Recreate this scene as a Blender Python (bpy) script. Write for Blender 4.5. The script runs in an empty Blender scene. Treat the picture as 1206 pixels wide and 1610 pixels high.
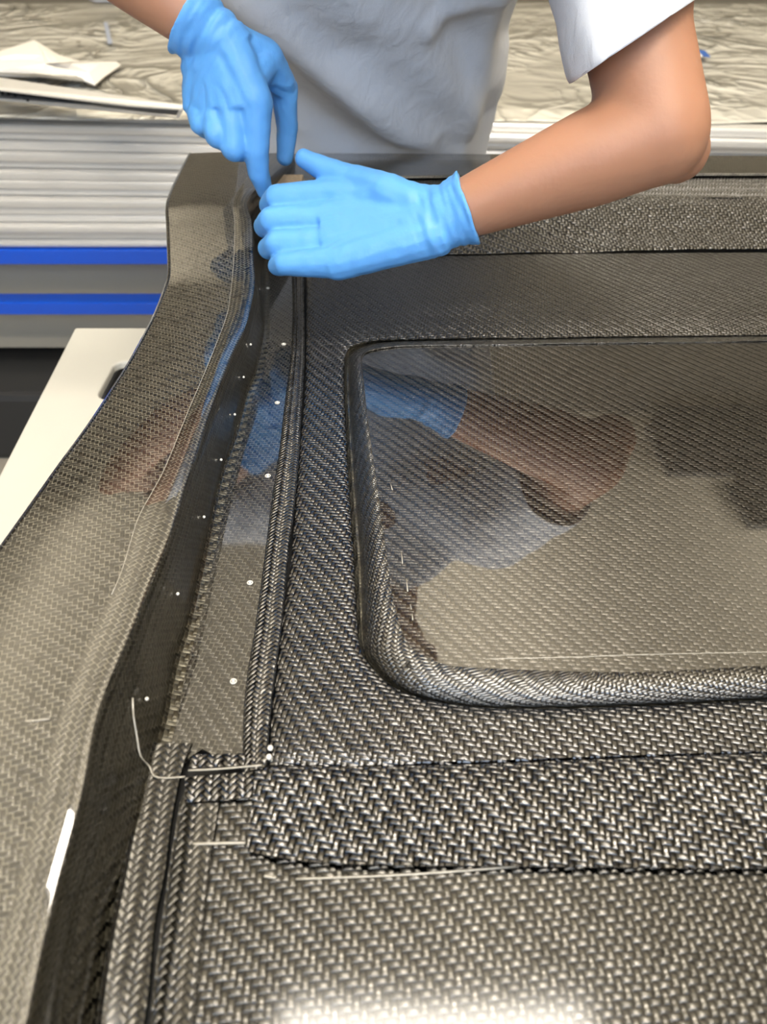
import bpy, bmesh, math, random
from mathutils import Vector, Matrix, noise
random.seed(7)
SC = bpy.context.scene
COL = SC.collection
# ------------------------------------------------------------------ camera
W, H, F = 1206.0, 1610.0, 1216.0          # frame and focal length in pixels
PITCH = math.radians(40.0)                # camera looks down by this much
CH = 0.40                                 # camera height above the panel plane
Z0 = 0.95                                 # height of the panel plane above the floor
ct, st = math.cos(PITCH), math.sin(PITCH)
cam_d = bpy.data.cameras.new('camera')
cam = bpy.data.objects.new('camera', cam_d); COL.objects.link(cam)
cam.location = (0, 0, Z0 + CH)
cam.rotation_euler = (math.radians(90) - PITCH, 0, 0)
cam_d.sensor_fit = 'VERTICAL'; cam_d.sensor_height = 36.0
cam_d.lens = 36.0 * F / H
cam_d.clip_start = 0.02
cam_d.dof.use_dof = True; cam_d.dof.focus_distance = 0.66; cam_d.dof.aperture_fstop = 7.5
SC.camera = cam
# ------------------------------------------------------------------ world, lights, exposure
wd = bpy.data.worlds.new('world'); SC.world = wd; wd.use_nodes = True
bg = wd.node_tree.nodes['Background']
bg.inputs[0].default_value = (0.62, 0.76, 1.0, 1); bg.inputs[1].default_value = 1.2
SC.view_settings.view_transform = 'Standard'; SC.view_settings.look = 'None'
SC.view_settings.gamma = 1.0; SC.view_settings.use_curve_mapping = False
SC.view_settings.exposure = 0.0
def area(name, loc, rot, sx, sy, power, col):
    l = bpy.data.lights.new(name, 'AREA'); l.shape = 'RECTANGLE'; l.size = sx; l.size_y = sy
    l.energy = power; l.color = col
    o = bpy.data.objects.new(name, l); COL.objects.link(o); o.location = loc; o.rotation_euler = rot
    return o
WARM = (1.0, 0.92, 0.79)
for ux in (-2.6, 0.6, 3.8):               # unseen area lights added to brighten the ceiling
    area('ceiling_fill', (ux, 2.6, 3.75), (math.pi, 0, 0), 0.5, 6.0, 112, WARM)
area('daylight', (-0.4, -3.75, 3.1), (math.radians(78), 0, 0), 5.6, 2.2, 175, (0.66, 0.80, 1.0))

# ------------------------------------------------------------------ helpers
def ray(px, py):
    u, v = (px - W/2)/F, (H/2 - py)/F
    return Vector((u, ct + v*st, -st + v*ct))
def P(px, py, h):                         # point at height h over the panel plane
    d = ray(px, py); t = (h - CH)/d.z
    return Vector((d.x*t, d.y*t, Z0 + h))
def PY(px, py, Y):                        # point at distance Y
    d = ray(px, py); t = Y/d.y
    return Vector((d.x*t, Y, Z0 + CH + d.z*t))
def interp(tab, x):
    if x <= tab[0][0]: return tab[0][1]
    for (a, b), (c, d) in zip(tab, tab[1:]):
        if x <= c: return b + (d - b)*(x - a)/(c - a)
    return tab[-1][1]
def resample(pts, n, smooth=True):
    pts = [Vector(p) for p in pts]
    if smooth and len(pts) > 2:
        out = []
        for i in range(len(pts) - 1):
            p0 = pts[max(i-1, 0)]; p1 = pts[i]; p2 = pts[i+1]; p3 = pts[min(i+2, len(pts)-1)]
            for k in range(8):
                t = k/8; t2 = t*t; t3 = t2*t
                out.append(0.5*((2*p1) + (p2-p0)*t + (2*p0-5*p1+4*p2-p3)*t2 + (3*p1-p0-3*p2+p3)*t3))
        out.append(pts[-1]); pts = out
    L = [0.0]
    for a, b in zip(pts, pts[1:]): L.append(L[-1] + (b-a).length)
    res = []; j = 0
    for i in range(n):
        s = L[-1]*i/(n-1)
        while j < len(L)-2 and L[j+1] < s: j += 1
        d = L[j+1]-L[j]
        res.append(pts[j].lerp(pts[j+1], (s-L[j])/d if d > 1e-9 else 0))
    return res
def finish(o, parent=None, m=None, smooth=True):
    COL.objects.link(o)
    if m: o.data.materials.append(m)
    if smooth:
        for p in o.data.polygons: p.use_smooth = True
    if parent: o.parent = parent; o.matrix_parent_inverse = Matrix.Translation(-parent.location)
    return o
def obj_pydata(name, v, f, m, parent=None, uvs=None, smooth=True):
    me = bpy.data.meshes.new(name); me.from_pydata([tuple(p) for p in v], [], f)
    if uvs:
        ul = me.uv_layers.new(name='UVMap')
        for lp in me.loops: ul.data[lp.index].uv = uvs[lp.vertex_index]
    me.update()
    return finish(bpy.data.objects.new(name, me), parent, m, smooth)
def obj_bm(name, bm, m, parent=None, smooth=True):
    me = bpy.data.meshes.new(name); bm.to_mesh(me); bm.free()
    return finish(bpy.data.objects.new(name, me), parent, m, smooth)
def rot2(x, y, a): return (x*math.cos(a) - y*math.sin(a), x*math.sin(a) + y*math.cos(a))
def loft(name, rails, n, m, parent, rot=0.0, uv='arc', thick=0.0015, smooth_rail=True, wave=0.0, resamp=True, off=-1.0):
    R = [resample(r, n, smooth_rail) for r in rails] if resamp else [[Vector(p) for p in r] for r in rails]
    n = len(R[0]); v, uvs, f = [], [], []
    cum = [0.0]
    for a, b in zip(R, R[1:]): cum.append(cum[-1] + sum((p-q).length for p, q in zip(a, b))/n)
    arc = [0.0]
    mid = R[len(R)//2]
    for a, b in zip(mid, mid[1:]): arc.append(arc[-1] + (b-a).length)
    for k, r in enumerate(R):
        for i, p in enumerate(r):
            if wave:
                q = p*22
                p = p + Vector((0, 0, wave*noise.noise(Vector((q.x*.6, q.y*1.6, 3.1)))))
            v.append(p)
            uvs.append(rot2(p.x, p.y, rot) if uv == 'xy' else rot2(cum[k], arc[i], rot))
    for k in range(len(R)-1):
        for i in range(n-1):
            f.append((k*n+i, (k+1)*n+i, (k+1)*n+i+1, k*n+i+1))
    o = obj_pydata(name, v, f, m, parent, uvs)
    # make the faces look upward
    s = sum((p.normal.z*p.area for p in o.data.polygons))
    if s < 0: o.data.flip_normals()
    if thick:
        md = o.modifiers.new('thickness', 'SOLIDIFY'); md.thickness = thick; md.offset = off
        md = o.modifiers.new('crisp', 'EDGE_SPLIT'); md.split_angle = math.radians(50)
    return o
def sheet(name, pts, m, parent, rot=0.0, thick=0.0015):
    bm = bmesh.new(); vs = [bm.verts.new(p) for p in pts]
    fc = bm.faces.new(vs); fc.normal_update()
    if fc.normal.z < 0: fc.normal_flip()
    ul = bm.loops.layers.uv.new('UVMap')
    for lp in fc.loops: lp[ul].uv = rot2(lp.vert.co.x, lp.vert.co.y, rot)
    o = obj_bm(name, bm, m, parent, smooth=False)
    md = o.modifiers.new('thickness', 'SOLIDIFY'); md.thickness = thick; md.offset = -1
    return o
def tube_path(name, pts, r, m, parent=None, seg=8, flat=1.0, n=None, cap=True):
    pts = resample(pts, n) if n else [Vector(p) for p in pts]
    v, f = [], []
    for i, p in enumerate(pts):
        t = (pts[min(i+1, len(pts)-1)] - pts[max(i-1, 0)]).normalized()
        a = t.cross(Vector((0, 0, 1)))
        if a.length < 1e-4: a = Vector((1, 0, 0))
        a.normalize(); b = a.cross(t).normalized()
        for k in range(seg):
            an = 2*math.pi*k/seg
            v.append(p + a*(r*math.cos(an)) + b*(r*flat*math.sin(an)))
    for i in range(len(pts)-1):
        for k in range(seg):
            f.append((i*seg+k, i*seg+(k+1) % seg, (i+1)*seg+(k+1) % seg, (i+1)*seg+k))
    if cap:
        f.append(tuple(range(seg-1, -1, -1))); f.append(tuple((len(pts)-1)*seg+k for k in range(seg)))
    return obj_pydata(name, v, f, m, parent)
def bm_box(bm, c, s, bev=0.0, rz=0.0):
    g = bmesh.ops.create_cube(bm, size=1.0)
    M = Matrix.Translation(c) @ Matrix.Rotation(rz, 4, 'Z') @ Matrix.Diagonal((s[0], s[1], s[2], 1))
    bmesh.ops.transform(bm, matrix=M, verts=g['verts'])
    if bev:
        eds = list({e for vv in g['verts'] for e in vv.link_edges})
        bmesh.ops.bevel(bm, geom=eds, offset=bev, segments=2, affect='EDGES', profile=0.6)
def box(name, c, s, m, parent=None, bev=0.0, rz=0.0):
    bm = bmesh.new(); bm_box(bm, Vector(c), s, bev, rz)
    o = obj_bm(name, bm, m, parent, smooth=False); return o
def empty(name, loc, label, cat, group=None):
    o = bpy.data.objects.new(name, None); COL.objects.link(o); o.location = loc
    o.empty_display_size = 0.05
    tag(o, label, cat, group); return o
def tag(o, label=None, cat=None, group=None, kind=None):
    if label: o['label'] = label
    if cat: o['category'] = cat
    if group: o['group'] = group
    if kind: o['kind'] = kind
    return o
def capsule(bm, p0, p1, r0, r1, seg=14, rings=4, flat=1.0, up=None):
    p0 = Vector(p0); p1 = Vector(p1); ax = (p1-p0)
    L = ax.length; t = ax.normalized() if L > 1e-6 else Vector((0, 0, 1))
    a = up.cross(t) if up is not None else t.cross(Vector((0.3, 0.2, 1)))
    if a.length < 1e-4: a = t.cross(Vector((1, 0, 0)))
    a.normalize(); b = t.cross(a).normalized()
    prof = []
    for k in range(1, rings+1):
        an = math.pi/2*(k/rings); prof.append((-r0*math.cos(an), r0*math.sin(an)))
    for k in range(rings):
        an = math.pi/2*(k/rings); prof.append((L + r1*math.sin(an), r1*math.cos(an)))
    rows = []
    for (s, r) in prof:
        rows.append([bm.verts.new(p0 + t*s + a*(r*math.cos(2*math.pi*k/seg)) + b*(r*flat*math.sin(2*math.pi*k/seg))) for k in range(seg)])
    c0 = bm.verts.new(p0 - t*r0); c1 = bm.verts.new(p1 + t*r1)
    for A, B in zip(rows, rows[1:]):
        for k in range(seg): bm.faces.new((A[k], A[(k+1) % seg], B[(k+1) % seg], B[k]))
    for k in range(seg):
        bm.faces.new((c0, rows[0][(k+1) % seg], rows[0][k])); bm.faces.new((c1, rows[-1][k], rows[-1][(k+1) % seg]))
def chain(bm, pts, rads, **kw):
    for i in range(len(pts)-1): capsule(bm, pts[i], pts[i+1], rads[i], rads[i+1], **kw)
def ellipsoid(bm, c, r, rot=None, u=16, v=10):
    g = bmesh.ops.create_uvsphere(bm, u_segments=u, v_segments=v, radius=1.0)
    M = Matrix.Translation(c) @ (rot.to_4x4() if rot else Matrix()) @ Matrix.Diagonal((r[0], r[1], r[2], 1))
    bmesh.ops.transform(bm, matrix=M, verts=g['verts'])
def ring_loft(bm, secs, seg=36, caps=True):
    """secs: list of (centre, a-vector, b-vector)"""
    rows = []
    for c, a, b in secs:
        rows.append([bm.verts.new(c + a*math.cos(2*math.pi*k/seg) + b*math.sin(2*math.pi*k/seg)) for k in range(seg)])
    for A, B in zip(rows, rows[1:]):
        for k in range(seg): bm.faces.new((A[k], A[(k+1) % seg], B[(k+1) % seg], B[k]))
    if caps:
        bm.faces.new(rows[0][::-1]); bm.faces.new(rows[-1])
    return rows
def fuse(name, bm, voxel, m, parent=None, smooth=6, factor=0.5, disp=None):
    """one continuous surface out of overlapping closed volumes"""
    bmesh.ops.recalc_face_normals(bm, faces=bm.faces)
    me = bpy.data.meshes.new(name); bm.to_mesh(me); bm.free()
    t = bpy.data.objects.new(name + '_raw', me); COL.objects.link(t)
    r = t.modifiers.new('r', 'REMESH'); r.mode = 'VOXEL'; r.voxel_size = voxel
    if smooth:
        s = t.modifiers.new('s', 'SMOOTH'); s.iterations = smooth; s.factor = factor
    dg = bpy.context.evaluated_depsgraph_get(); dg.update()
    out = bpy.data.meshes.new_from_object(t.evaluated_get(dg))
    bpy.data.objects.remove(t); bpy.data.meshes.remove(me)
    out.name = name
    if disp:
        ns = [v.normal.copy() for v in out.vertices]
        for v, n in zip(out.vertices, ns): v.co = v.co + n*disp(v.co, n)
    out.update()
    return finish(bpy.data.objects.new(name, out), parent, m)

# ------------------------------------------------------------------ node helpers
class NT:
    def __init__(s, name):
        s.m = bpy.data.materials.new(name); s.m.use_nodes = True
        s.t = s.m.node_tree; s.b = s.t.nodes['Principled BSDF']
    def n(s, typ, **kw):
        x = s.t.nodes.new(typ)
        for k, v in kw.items(): setattr(x, k, v)
        return x
    def l(s, a, b): s.t.links.new(a, b)
    def math(s, op, a, b=None, c=None, clamp=False):
        x = s.n('ShaderNodeMath', operation=op, use_clamp=clamp)
        for i, q in enumerate((a, b, c)):
            if q is None: continue
            if isinstance(q, (int, float)): x.inputs[i].default_value = q
            else: s.l(q, x.inputs[i])
        return x.outputs[0]
    def mixf(s, f, a, b):
        x = s.n('ShaderNodeMix', data_type='FLOAT')
        for i, q in zip((0, 2, 3), (f, a, b)):
            if isinstance(q, (int, float)): x.inputs[i].default_value = q
            else: s.l(q, x.inputs[i])
        return x.outputs[0]
    def mixc(s, f, a, b):
        x = s.n('ShaderNodeMix', data_type='RGBA')
        for i, q in zip((0, 6, 7), (f, a, b)):
            if isinstance(q, (int, float)): x.inputs[i].default_value = q
            elif isinstance(q, tuple): x.inputs[i].default_value = (*q, 1)
            else: s.l(q, x.inputs[i])
        return x.outputs[2]
    def set(s, **kw):
        for k, v in kw.items():
            i = s.b.inputs[k.replace('_', ' ')]
            if isinstance(v, tuple): i.default_value = (*v, 1) if len(v) == 3 else v
            elif isinstance(v, (int, float)): i.default_value = v
            else: s.l(v, i)
    def noise(s, scale, detail=3, rough=0.5, coord='Object', sc=(1, 1, 1), dist=0.0):
        tc = s.n('ShaderNodeTexCoord'); mp = s.n('ShaderNodeMapping'); s.l(tc.outputs[coord], mp.inputs[0])
        mp.inputs['Scale'].default_value = sc
        x = s.n('ShaderNodeTexNoise'); s.l(mp.outputs[0], x.inputs['Vector'])
        x.inputs['Scale'].default_value = scale; x.inputs['Detail'].default_value = detail
        x.inputs['Roughness'].default_value = rough; x.inputs['Distortion'].default_value = dist
        return x.outputs[0]
    def bump(s, h, dist, strength=1.0, to='Normal'):
        x = s.n('ShaderNodeBump'); x.inputs['Distance'].default_value = dist; x.inputs['Strength'].default_value = strength
        s.l(h, x.inputs['Height'])
        if to: s.l(x.outputs[0], s.b.inputs[to])
        return x.outputs[0]
def plain(name, col, rough=0.5, metal=0.0, **kw):
    t = NT(name); t.set(Base_Color=col, Roughness=rough, Metallic=metal)
    for k, v in kw.items(): t.b.inputs[k.replace('_', ' ')].default_value = v
    return t.m
def carbon(name, tow=0.0036, fibre=(0.115, 0.108, 0.100), rough=0.36, coat=1.0, coat_rough=0.04, coat_ior=1.55,
           bump=0.0006, tilt=0.0, gap=(0.30, 0.27, 0.21), gapw=0.0, aniso=0.75, coat_bump=0.0, grain=1.0, flip=False):
    """woven 2x2 twill of carbon tows in UV metres: fibres, tow crowns, float ends, resin in the gaps"""
    t = NT(name)
    uvn = t.n('ShaderNodeUVMap', uv_map='UVMap'); sp = t.n('ShaderNodeSeparateXYZ'); t.l(uvn.outputs[0], sp.inputs[0])
    wob = t.n('ShaderNodeTexNoise'); t.l(uvn.outputs[0], wob.inputs['Vector']); wob.inputs['Scale'].default_value = 14.0
    wob.inputs['Detail'].default_value = 1.0
    wsp = t.n('ShaderNodeSeparateColor'); t.l(wob.outputs[1], wsp.inputs[0])
    U = t.math('MULTIPLY_ADD', wsp.outputs[0], 0.9, t.math('MULTIPLY', sp.outputs[0], (-1 if flip else 1)/tow))
    V = t.math('MULTIPLY_ADD', wsp.outputs[1], 0.9, t.math('MULTIPLY', sp.outputs[1], 1/tow))
    i = t.math('FLOOR', U); j = t.math('FLOOR', V)
    A = t.math('FLOORED_MODULO', t.math('ADD', V, i), 4.0)      # position along the warp float
    B = t.math('FLOORED_MODULO', t.math('ADD', U, j), 4.0)      # position along the weft float
    warp = t.math('LESS_THAN', A, 2.0)
    pa = t.math('MULTIPLY', A, 0.5)
    pb = t.math('MULTIPLY', t.math('SUBTRACT', B, 2.0), 0.5)
    p = t.mixf(warp, pb, pa)                                     # 0..1 along the float
    fu = t.math('SUBTRACT', U, i); fv = t.math('SUBTRACT', V, j)
    q = t.mixf(warp, fv, fu)                                     # 0..1 across the float
    p2 = t.math('ABSOLUTE', t.math('MULTIPLY_ADD', p, 2.0, -1.0))
    q2 = t.math('ABSOLUTE', t.math('MULTIPLY_ADD', q, 2.0, -1.0))
    ha = t.math('SUBTRACT', 1.0, t.math('POWER', p2, 3.0)); hc = t.math('SUBTRACT', 1.0, t.math('POWER', q2, 3.2))
    h = t.math('MULTIPLY', t.math('MULTIPLY_ADD', ha, 0.8, 0.2), t.math('MULTIPLY_ADD', hc, 0.7, 0.3))
    # every float is tipped a little differently
    idw = t.math('FLOOR', t.math('MULTIPLY', t.math('ADD', V, i), 0.25)); idf = t.math('FLOOR', t.math('MULTIPLY', t.math('ADD', U, j), 0.25))
    cv = t.n('ShaderNodeCombineXYZ'); t.l(t.mixf(warp, j, i), cv.inputs[0]); t.l(t.mixf(warp, idf, idw), cv.inputs[1]); t.l(warp, cv.inputs[2])
    wn = t.n('ShaderNodeTexWhiteNoise', noise_dimensions='3D'); t.l(cv.outputs[0], wn.inputs['Vector'])
    ws = t.n('ShaderNodeSeparateColor'); t.l(wn.outputs['Color'], ws.inputs[0])
    if tilt:
        tl = t.math('MULTIPLY', t.math('SUBTRACT', ws.outputs[0], 0.5), t.math('SUBTRACT', p, 0.5))
        tl2 = t.math('MULTIPLY', t.math('SUBTRACT', ws.outputs[1], 0.5), t.math('SUBTRACT', q, 0.5))
        h = t.math('ADD', h, t.math('MULTIPLY_ADD', tl, tilt, t.math('MULTIPLY', tl2, tilt*0.6)))
    # filaments
    fb = t.n('ShaderNodeTexNoise'); fb.inputs['Scale'].default_value = 1.0; fb.inputs['Detail'].default_value = 2.0
    fc = t.n('ShaderNodeCombineXYZ'); t.l(t.math('MULTIPLY', q, 9.0), fc.inputs[0]); t.l(t.math('MULTIPLY', p, 1.2), fc.inputs[1]); t.l(t.math('MULTIPLY', ws.outputs[2], 40.0), fc.inputs[2])
    t.l(fc.outputs[0], fb.inputs['Vector'])
    h = t.math('MULTIPLY_ADD', fb.outputs[0], 0.06*grain, h)
    nb = t.bump(h, bump)
    val = t.math('MULTIPLY_ADD', ws.outputs[2], 0.5, 0.75)
    vc = t.n('ShaderNodeVectorMath', operation='SCALE'); vc.inputs[0].default_value = fibre; t.l(val, vc.inputs['Scale'])
    col = vc.outputs[0]; metal = 1.0
    if gapw:
        g = t.math('GREATER_THAN', t.math('MAXIMUM', p2, t.math('MULTIPLY', q2, 0.93)), 1.0 - gapw)
        g = t.math('MULTIPLY', g, t.math('GREATER_THAN', t.math('ADD', ws.outputs[1], t.math('MULTIPLY', fb.outputs[0], 0.4)), 0.35))
        cx = t.mixc(g, (0, 0, 0), gap); 
        mx = t.n('ShaderNodeMix', data_type='RGBA'); t.l(g, mx.inputs[0]); t.l(col, mx.inputs[6]); mx.inputs[7].default_value = (*gap, 1)
        col = mx.outputs[2]; metal = t.math('SUBTRACT', 1.0, g)
    tg = t.n('ShaderNodeTangent', direction_type='UV_MAP', uv_map='UVMap'); t.l(tg.outputs[0], t.b.inputs['Tangent'])
    t.set(Base_Color=col, Metallic=metal, Roughness=rough, Anisotropic=aniso, Anisotropic_Rotation=t.math('MULTIPLY', t.math('SUBTRACT', 1.0, warp), 0.25),
          Coat_Weight=coat, Coat_Roughness=coat_rough, Coat_IOR=coat_ior)
    if coat and coat_bump:
        t.bump(h, coat_bump, to='Coat Normal')
    return t.m

M = {}
M['gloss'] = carbon('glossy_carbon', tow=0.0030, bump=0.0004, gapw=0.15, gap=(0.17, 0.155, 0.115), fibre=(0.058, 0.055, 0.050), coat_ior=1.95, coat_rough=0.02, rough=0.28, aniso=0.9)
M['gloss_floor'] = carbon('glossy_carbon_floor', tow=0.0030, bump=0.0004, gapw=0.12, gap=(0.12, 0.11, 0.085), fibre=(0.05, 0.048, 0.045), coat_rough=0.05, coat_ior=1.85, rough=0.28)
M['pan'] = carbon('glossy_carbon_pan', tow=0.0030, bump=0.0005, gapw=0.07, gap=(0.09, 0.08, 0.065), coat_rough=0.02, fibre=(0.07, 0.067, 0.062), coat_ior=1.95, rough=0.26, aniso=0.85)
M['satin'] = carbon('satin_carbon', tow=0.0033, coat=1.0, coat_rough=0.08, coat_bump=0.0007, bump=0.0011, tilt=1.0, rough=0.22, fibre=(0.045, 0.044, 0.044), coat_ior=1.75, aniso=0.9)
M['raw'] = carbon('raw_carbon', tow=0.0033, coat=0.9, coat_rough=0.12, coat_bump=0.0010, bump=0.0014, tilt=2.1, rough=0.22, fibre=(0.085, 0.081, 0.075), coat_ior=1.75, aniso=0.9)
M['tape'] = carbon('carbon_tape', tow=0.0027, coat=1.0, coat_rough=0.14, coat_bump=0.0006, bump=0.0009, tilt=1.9, rough=0.24, fibre=(0.075, 0.072, 0.067), coat_ior=1.75)
M['rear'] = carbon('rear_carbon', tow=0.0042, coat=1.0, coat_rough=0.10, coat_bump=0.0013, bump=0.0016, tilt=1.6, rough=0.24, fibre=(0.06, 0.058, 0.055), coat_ior=1.5, aniso=0.9)
M['trim'] = carbon('trim_carbon', tow=0.0027, coat=1.0, coat_rough=0.16, coat_bump=0.0005, bump=0.0009, tilt=1.3, rough=0.28, fibre=(0.10, 0.097, 0.09), coat_ior=1.9)
M['base'] = carbon('near_carbon', tow=0.0034, coat=0.7, coat_rough=0.10, bump=0.0012, tilt=0.5, rough=0.24, gapw=0.05, gap=(0.10, 0.09, 0.07), fibre=(0.10, 0.096, 0.089), aniso=0.95)
M['wall'] = carbon('wall_carbon', tow=0.0028, coat=0.6, coat_rough=0.08, bump=0.0004, gapw=0.08, gap=(0.10, 0.088, 0.06), fibre=(0.085, 0.079, 0.062), coat_ior=1.5, tilt=0.6)
M['under'] = plain('black_laminate', (0.012, 0.012, 0.012), 0.5)
M['resin'] = plain('clear_resin_and_glint', (0.36, 0.335, 0.28), 0.18, Coat_Weight=1.0)
M['pin'] = plain('white_resin_pin', (0.80, 0.77, 0.70), 0.18, Coat_Weight=1.0)

def skin_mat():
    t = NT('skin'); n = t.noise(9, 4); n2 = t.noise(160, 3)
    c = t.mixc(n, (0.35, 0.165, 0.092), (0.45, 0.222, 0.132))
    t.set(Base_Color=c, Roughness=0.5, Subsurface_Weight=0.18, Subsurface_Scale=0.008)
    t.b.inputs['Subsurface Radius'].default_value = (1.0, 0.4, 0.2)
    t.bump(n2, 0.0006, 0.5); return t.m
M['skin'] = skin_mat()
def glove_mat():
    t = NT('nitrile'); n = t.noise(60, 4, sc=(1, 1, 0.6)); n2 = t.noise(420, 2)
    t.set(Base_Color=(0.115, 0.36, 0.76), Roughness=0.42, Subsurface_Weight=0.08, Subsurface_Scale=0.004, Specular_IOR_Level=0.4)
    h = t.math('MULTIPLY_ADD', n2, 0.15, n); t.bump(h, 0.0016, 0.5); return t.m
M['glove'] = glove_mat()
def cloth_mat(name, col, fold=0.004):
    t = NT(name); n = t.noise(7, 3, sc=(1, 1, 0.7), dist=0.6); n2 = t.noise(900, 2); n3 = t.noise(45, 3, sc=(1, 1, 0.45), dist=0.8)
    t.set(Base_Color=col, Roughness=0.9, Specular_IOR_Level=0.15)
    h = t.math('ADD', t.math('MULTIPLY', n, 1.0), t.math('ADD', t.math('MULTIPLY', n2, 0.03), t.math('MULTIPLY', n3, 0.16))); t.bump(h, fold*3, 0.7); return t.m
M['shirt'] = cloth_mat('white_cotton', (0.77, 0.785, 0.82), 0.006)
M['trouser'] = cloth_mat('navy_cotton', (0.03, 0.035, 0.06))
M['hair'] = plain('brown_hair', (0.05, 0.03, 0.018), 0.6)
M['shoe'] = plain('black_leather', (0.02, 0.02, 0.02), 0.4)
M['eye'] = plain('eye_white', (0.8, 0.8, 0.78), 0.2)
def metal_mat():
    t = NT('brushed_aluminium'); n = t.noise(8, 4, sc=(0.25, 30, 30)); n2 = t.noise(5, 3, sc=(1, 1, 1))
    c = t.mixc(n, (0.80, 0.78, 0.74), (0.95, 0.93, 0.90))
    t.set(Base_Color=c, Metallic=0.55, Roughness=t.math('MULTIPLY_ADD', n2, 0.2, 0.32)); t.bump(n, 0.0006, 0.4); return t.m
M['alu'] = metal_mat()
def film_mat():
    t = NT('plastic_film')
    a = t.noise(2.6, 3, 0.55, sc=(1, .8, 1), dist=0.9); b = t.noise(7.5, 2, 0.5, sc=(1, .8, 1), dist=0.6); m_ = t.noise(1.15, 2, 0.6)
    rd = lambda n, w: t.math('POWER', t.math('SUBTRACT', 1.0, t.math('ABSOLUTE', t.math('MULTIPLY_ADD', n, 2.0, -1.0))), w)
    msk = t.n('ShaderNodeMapRange'); t.l(m_, msk.inputs[0]); msk.inputs[1].default_value = 0.43; msk.inputs[2].default_value = 0.60
    h = t.math('MULTIPLY', t.math('MULTIPLY_ADD', rd(b, 5.0), 0.35, rd(a, 7.0)), t.math('MULTIPLY_ADD', msk.outputs[0], 0.92, 0.08))
    t.set(Base_Color=(0.55, 0.53, 0.465), Roughness=0.34, Coat_Weight=1.0, Coat_Roughness=0.12)
    b = t.bump(h, 0.045, 1.0); t.l(b, t.b.inputs['Coat Normal']); return t.m
M['film'] = film_mat()
M['blue'] = plain('blue_powder_coat', (0.0, 0.075, 0.56), 0.30, Coat_Weight=0.4)
M['white_board'] = (lambda t: (t.set(Base_Color=t.mixc(t.noise(6, 4), (0.50, 0.485, 0.43), (0.56, 0.545, 0.485)), Roughness=0.45), t.m)[1])(NT('white_laminate'))
M['paper'] = plain('white_paper', (0.80, 0.77, 0.73), 0.7)
M['ink'] = plain('black_ink', (0.03, 0.03, 0.03), 0.5)
M['mark'] = plain('faded_print', (0.24, 0.22, 0.18), 0.6)
M['tape_blue'] = plain('blue_tape', (0.03, 0.12, 0.45), 0.4)
M['tape_pale'] = plain('faded_blue_tape', (0.34, 0.38, 0.48), 0.5)
M['shelf'] = plain('grey_shelf', (0.40, 0.355, 0.275), 0.55)
M['dark'] = plain('black_plastic_and_shade', (0.02, 0.02, 0.02), 0.5)
M['foam'] = plain('grey_foam', (0.2, 0.2, 0.2), 0.9)
def floor_mat():
    t = NT('concrete'); n = t.noise(1.5, 5); t.set(Base_Color=t.mixc(n, (0.20, 0.185, 0.155), (0.30, 0.275, 0.23)), Roughness=0.5); return t.m
M['floor'] = floor_mat()
def cork_mat():
    t = NT('cork'); n = t.noise(260, 3, 0.7); t.set(Base_Color=t.mixc(n, (0.30, 0.19, 0.10), (0.78, 0.62, 0.42)), Roughness=0.85); t.bump(n, 0.001); return t.m
M['cork'] = cork_mat()
M['wallp'] = plain('wall_paint', (0.24, 0.215, 0.17), 0.8)
M['ceil'] = plain('ceiling_paint', (0.86, 0.80, 0.67), 0.9)
M['frame'] = plain('grey_frame', (0.25, 0.25, 0.25), 0.5)
def emit(name, col, s):
    t = NT(name); t.set(Base_Color=(0.8, 0.8, 0.8), Emission_Color=col, Emission_Strength=s); return t.m
M['lamp'] = emit('lamp_diffuser', (1.0, 0.92, 0.80), 40.0)

# ------------------------------------------------------------------ the room
def struct(o): o['kind'] = 'structure'; return o
X0, X1, Y0, Y1, ZC = -5.0, 6.0, -4.0, 6.9, 5.0
struct(box('floor', ((X0+X1)/2, (Y0+Y1)/2, -0.05), (X1-X0, Y1-Y0, 0.1), M['floor']))
struct(box('ceiling', ((X0+X1)/2, (Y0+Y1)/2, ZC+0.05), (X1-X0, Y1-Y0, 0.1), M['ceil']))
struct(box('wall_far', ((X0+X1)/2, Y1+0.05, ZC/2), (X1-X0, 0.1, ZC), M['wallp']))
struct(box('wall_left', (X0-0.05, (Y0+Y1)/2, ZC/2), (0.1, Y1-Y0, ZC), M['wallp']))
struct(box('wall_right', (X1+0.05, (Y0+Y1)/2, ZC/2), (0.1, Y1-Y0, ZC), M['wallp']))
bm = bmesh.new()                                  # wall behind the camera with a wide window opening
wx0, wx1, wz0, wz1 = -3.3, 2.5, 1.9, 4.3
for c, s in (((X0+wx0)/2, wx0-X0), ((X1+wx1)/2, X1-wx1)): bm_box(bm, Vector((c, Y0-0.05, ZC/2)), (s, 0.1, ZC))
bm_box(bm, Vector(((wx0+wx1)/2, Y0-0.05, wz0/2)), (wx1-wx0, 0.1, wz0))
bm_box(bm, Vector(((wx0+wx1)/2, Y0-0.05, (ZC+wz1)/2)), (wx1-wx0, 0.1, ZC-wz1))
struct(obj_bm('wall_near', bm, M['wallp'], smooth=False))
win = bpy.data.objects.new('window_1', None); COL.objects.link(win); win.location = ((wx0+wx1)/2, Y0, wz0); struct(win)
for k in range(5):
    x = wx0 + (wx1-wx0)*k/4
    box('mullion', (x, Y0-0.04, (wz0+wz1)/2), (0.06, 0.08, wz1-wz0), M['frame'], win)
for z in (wz0, wz1): box('rail', ((wx0+wx1)/2, Y0-0.04, z), (wx1-wx0, 0.08, 0.06), M['frame'], win)
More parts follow.
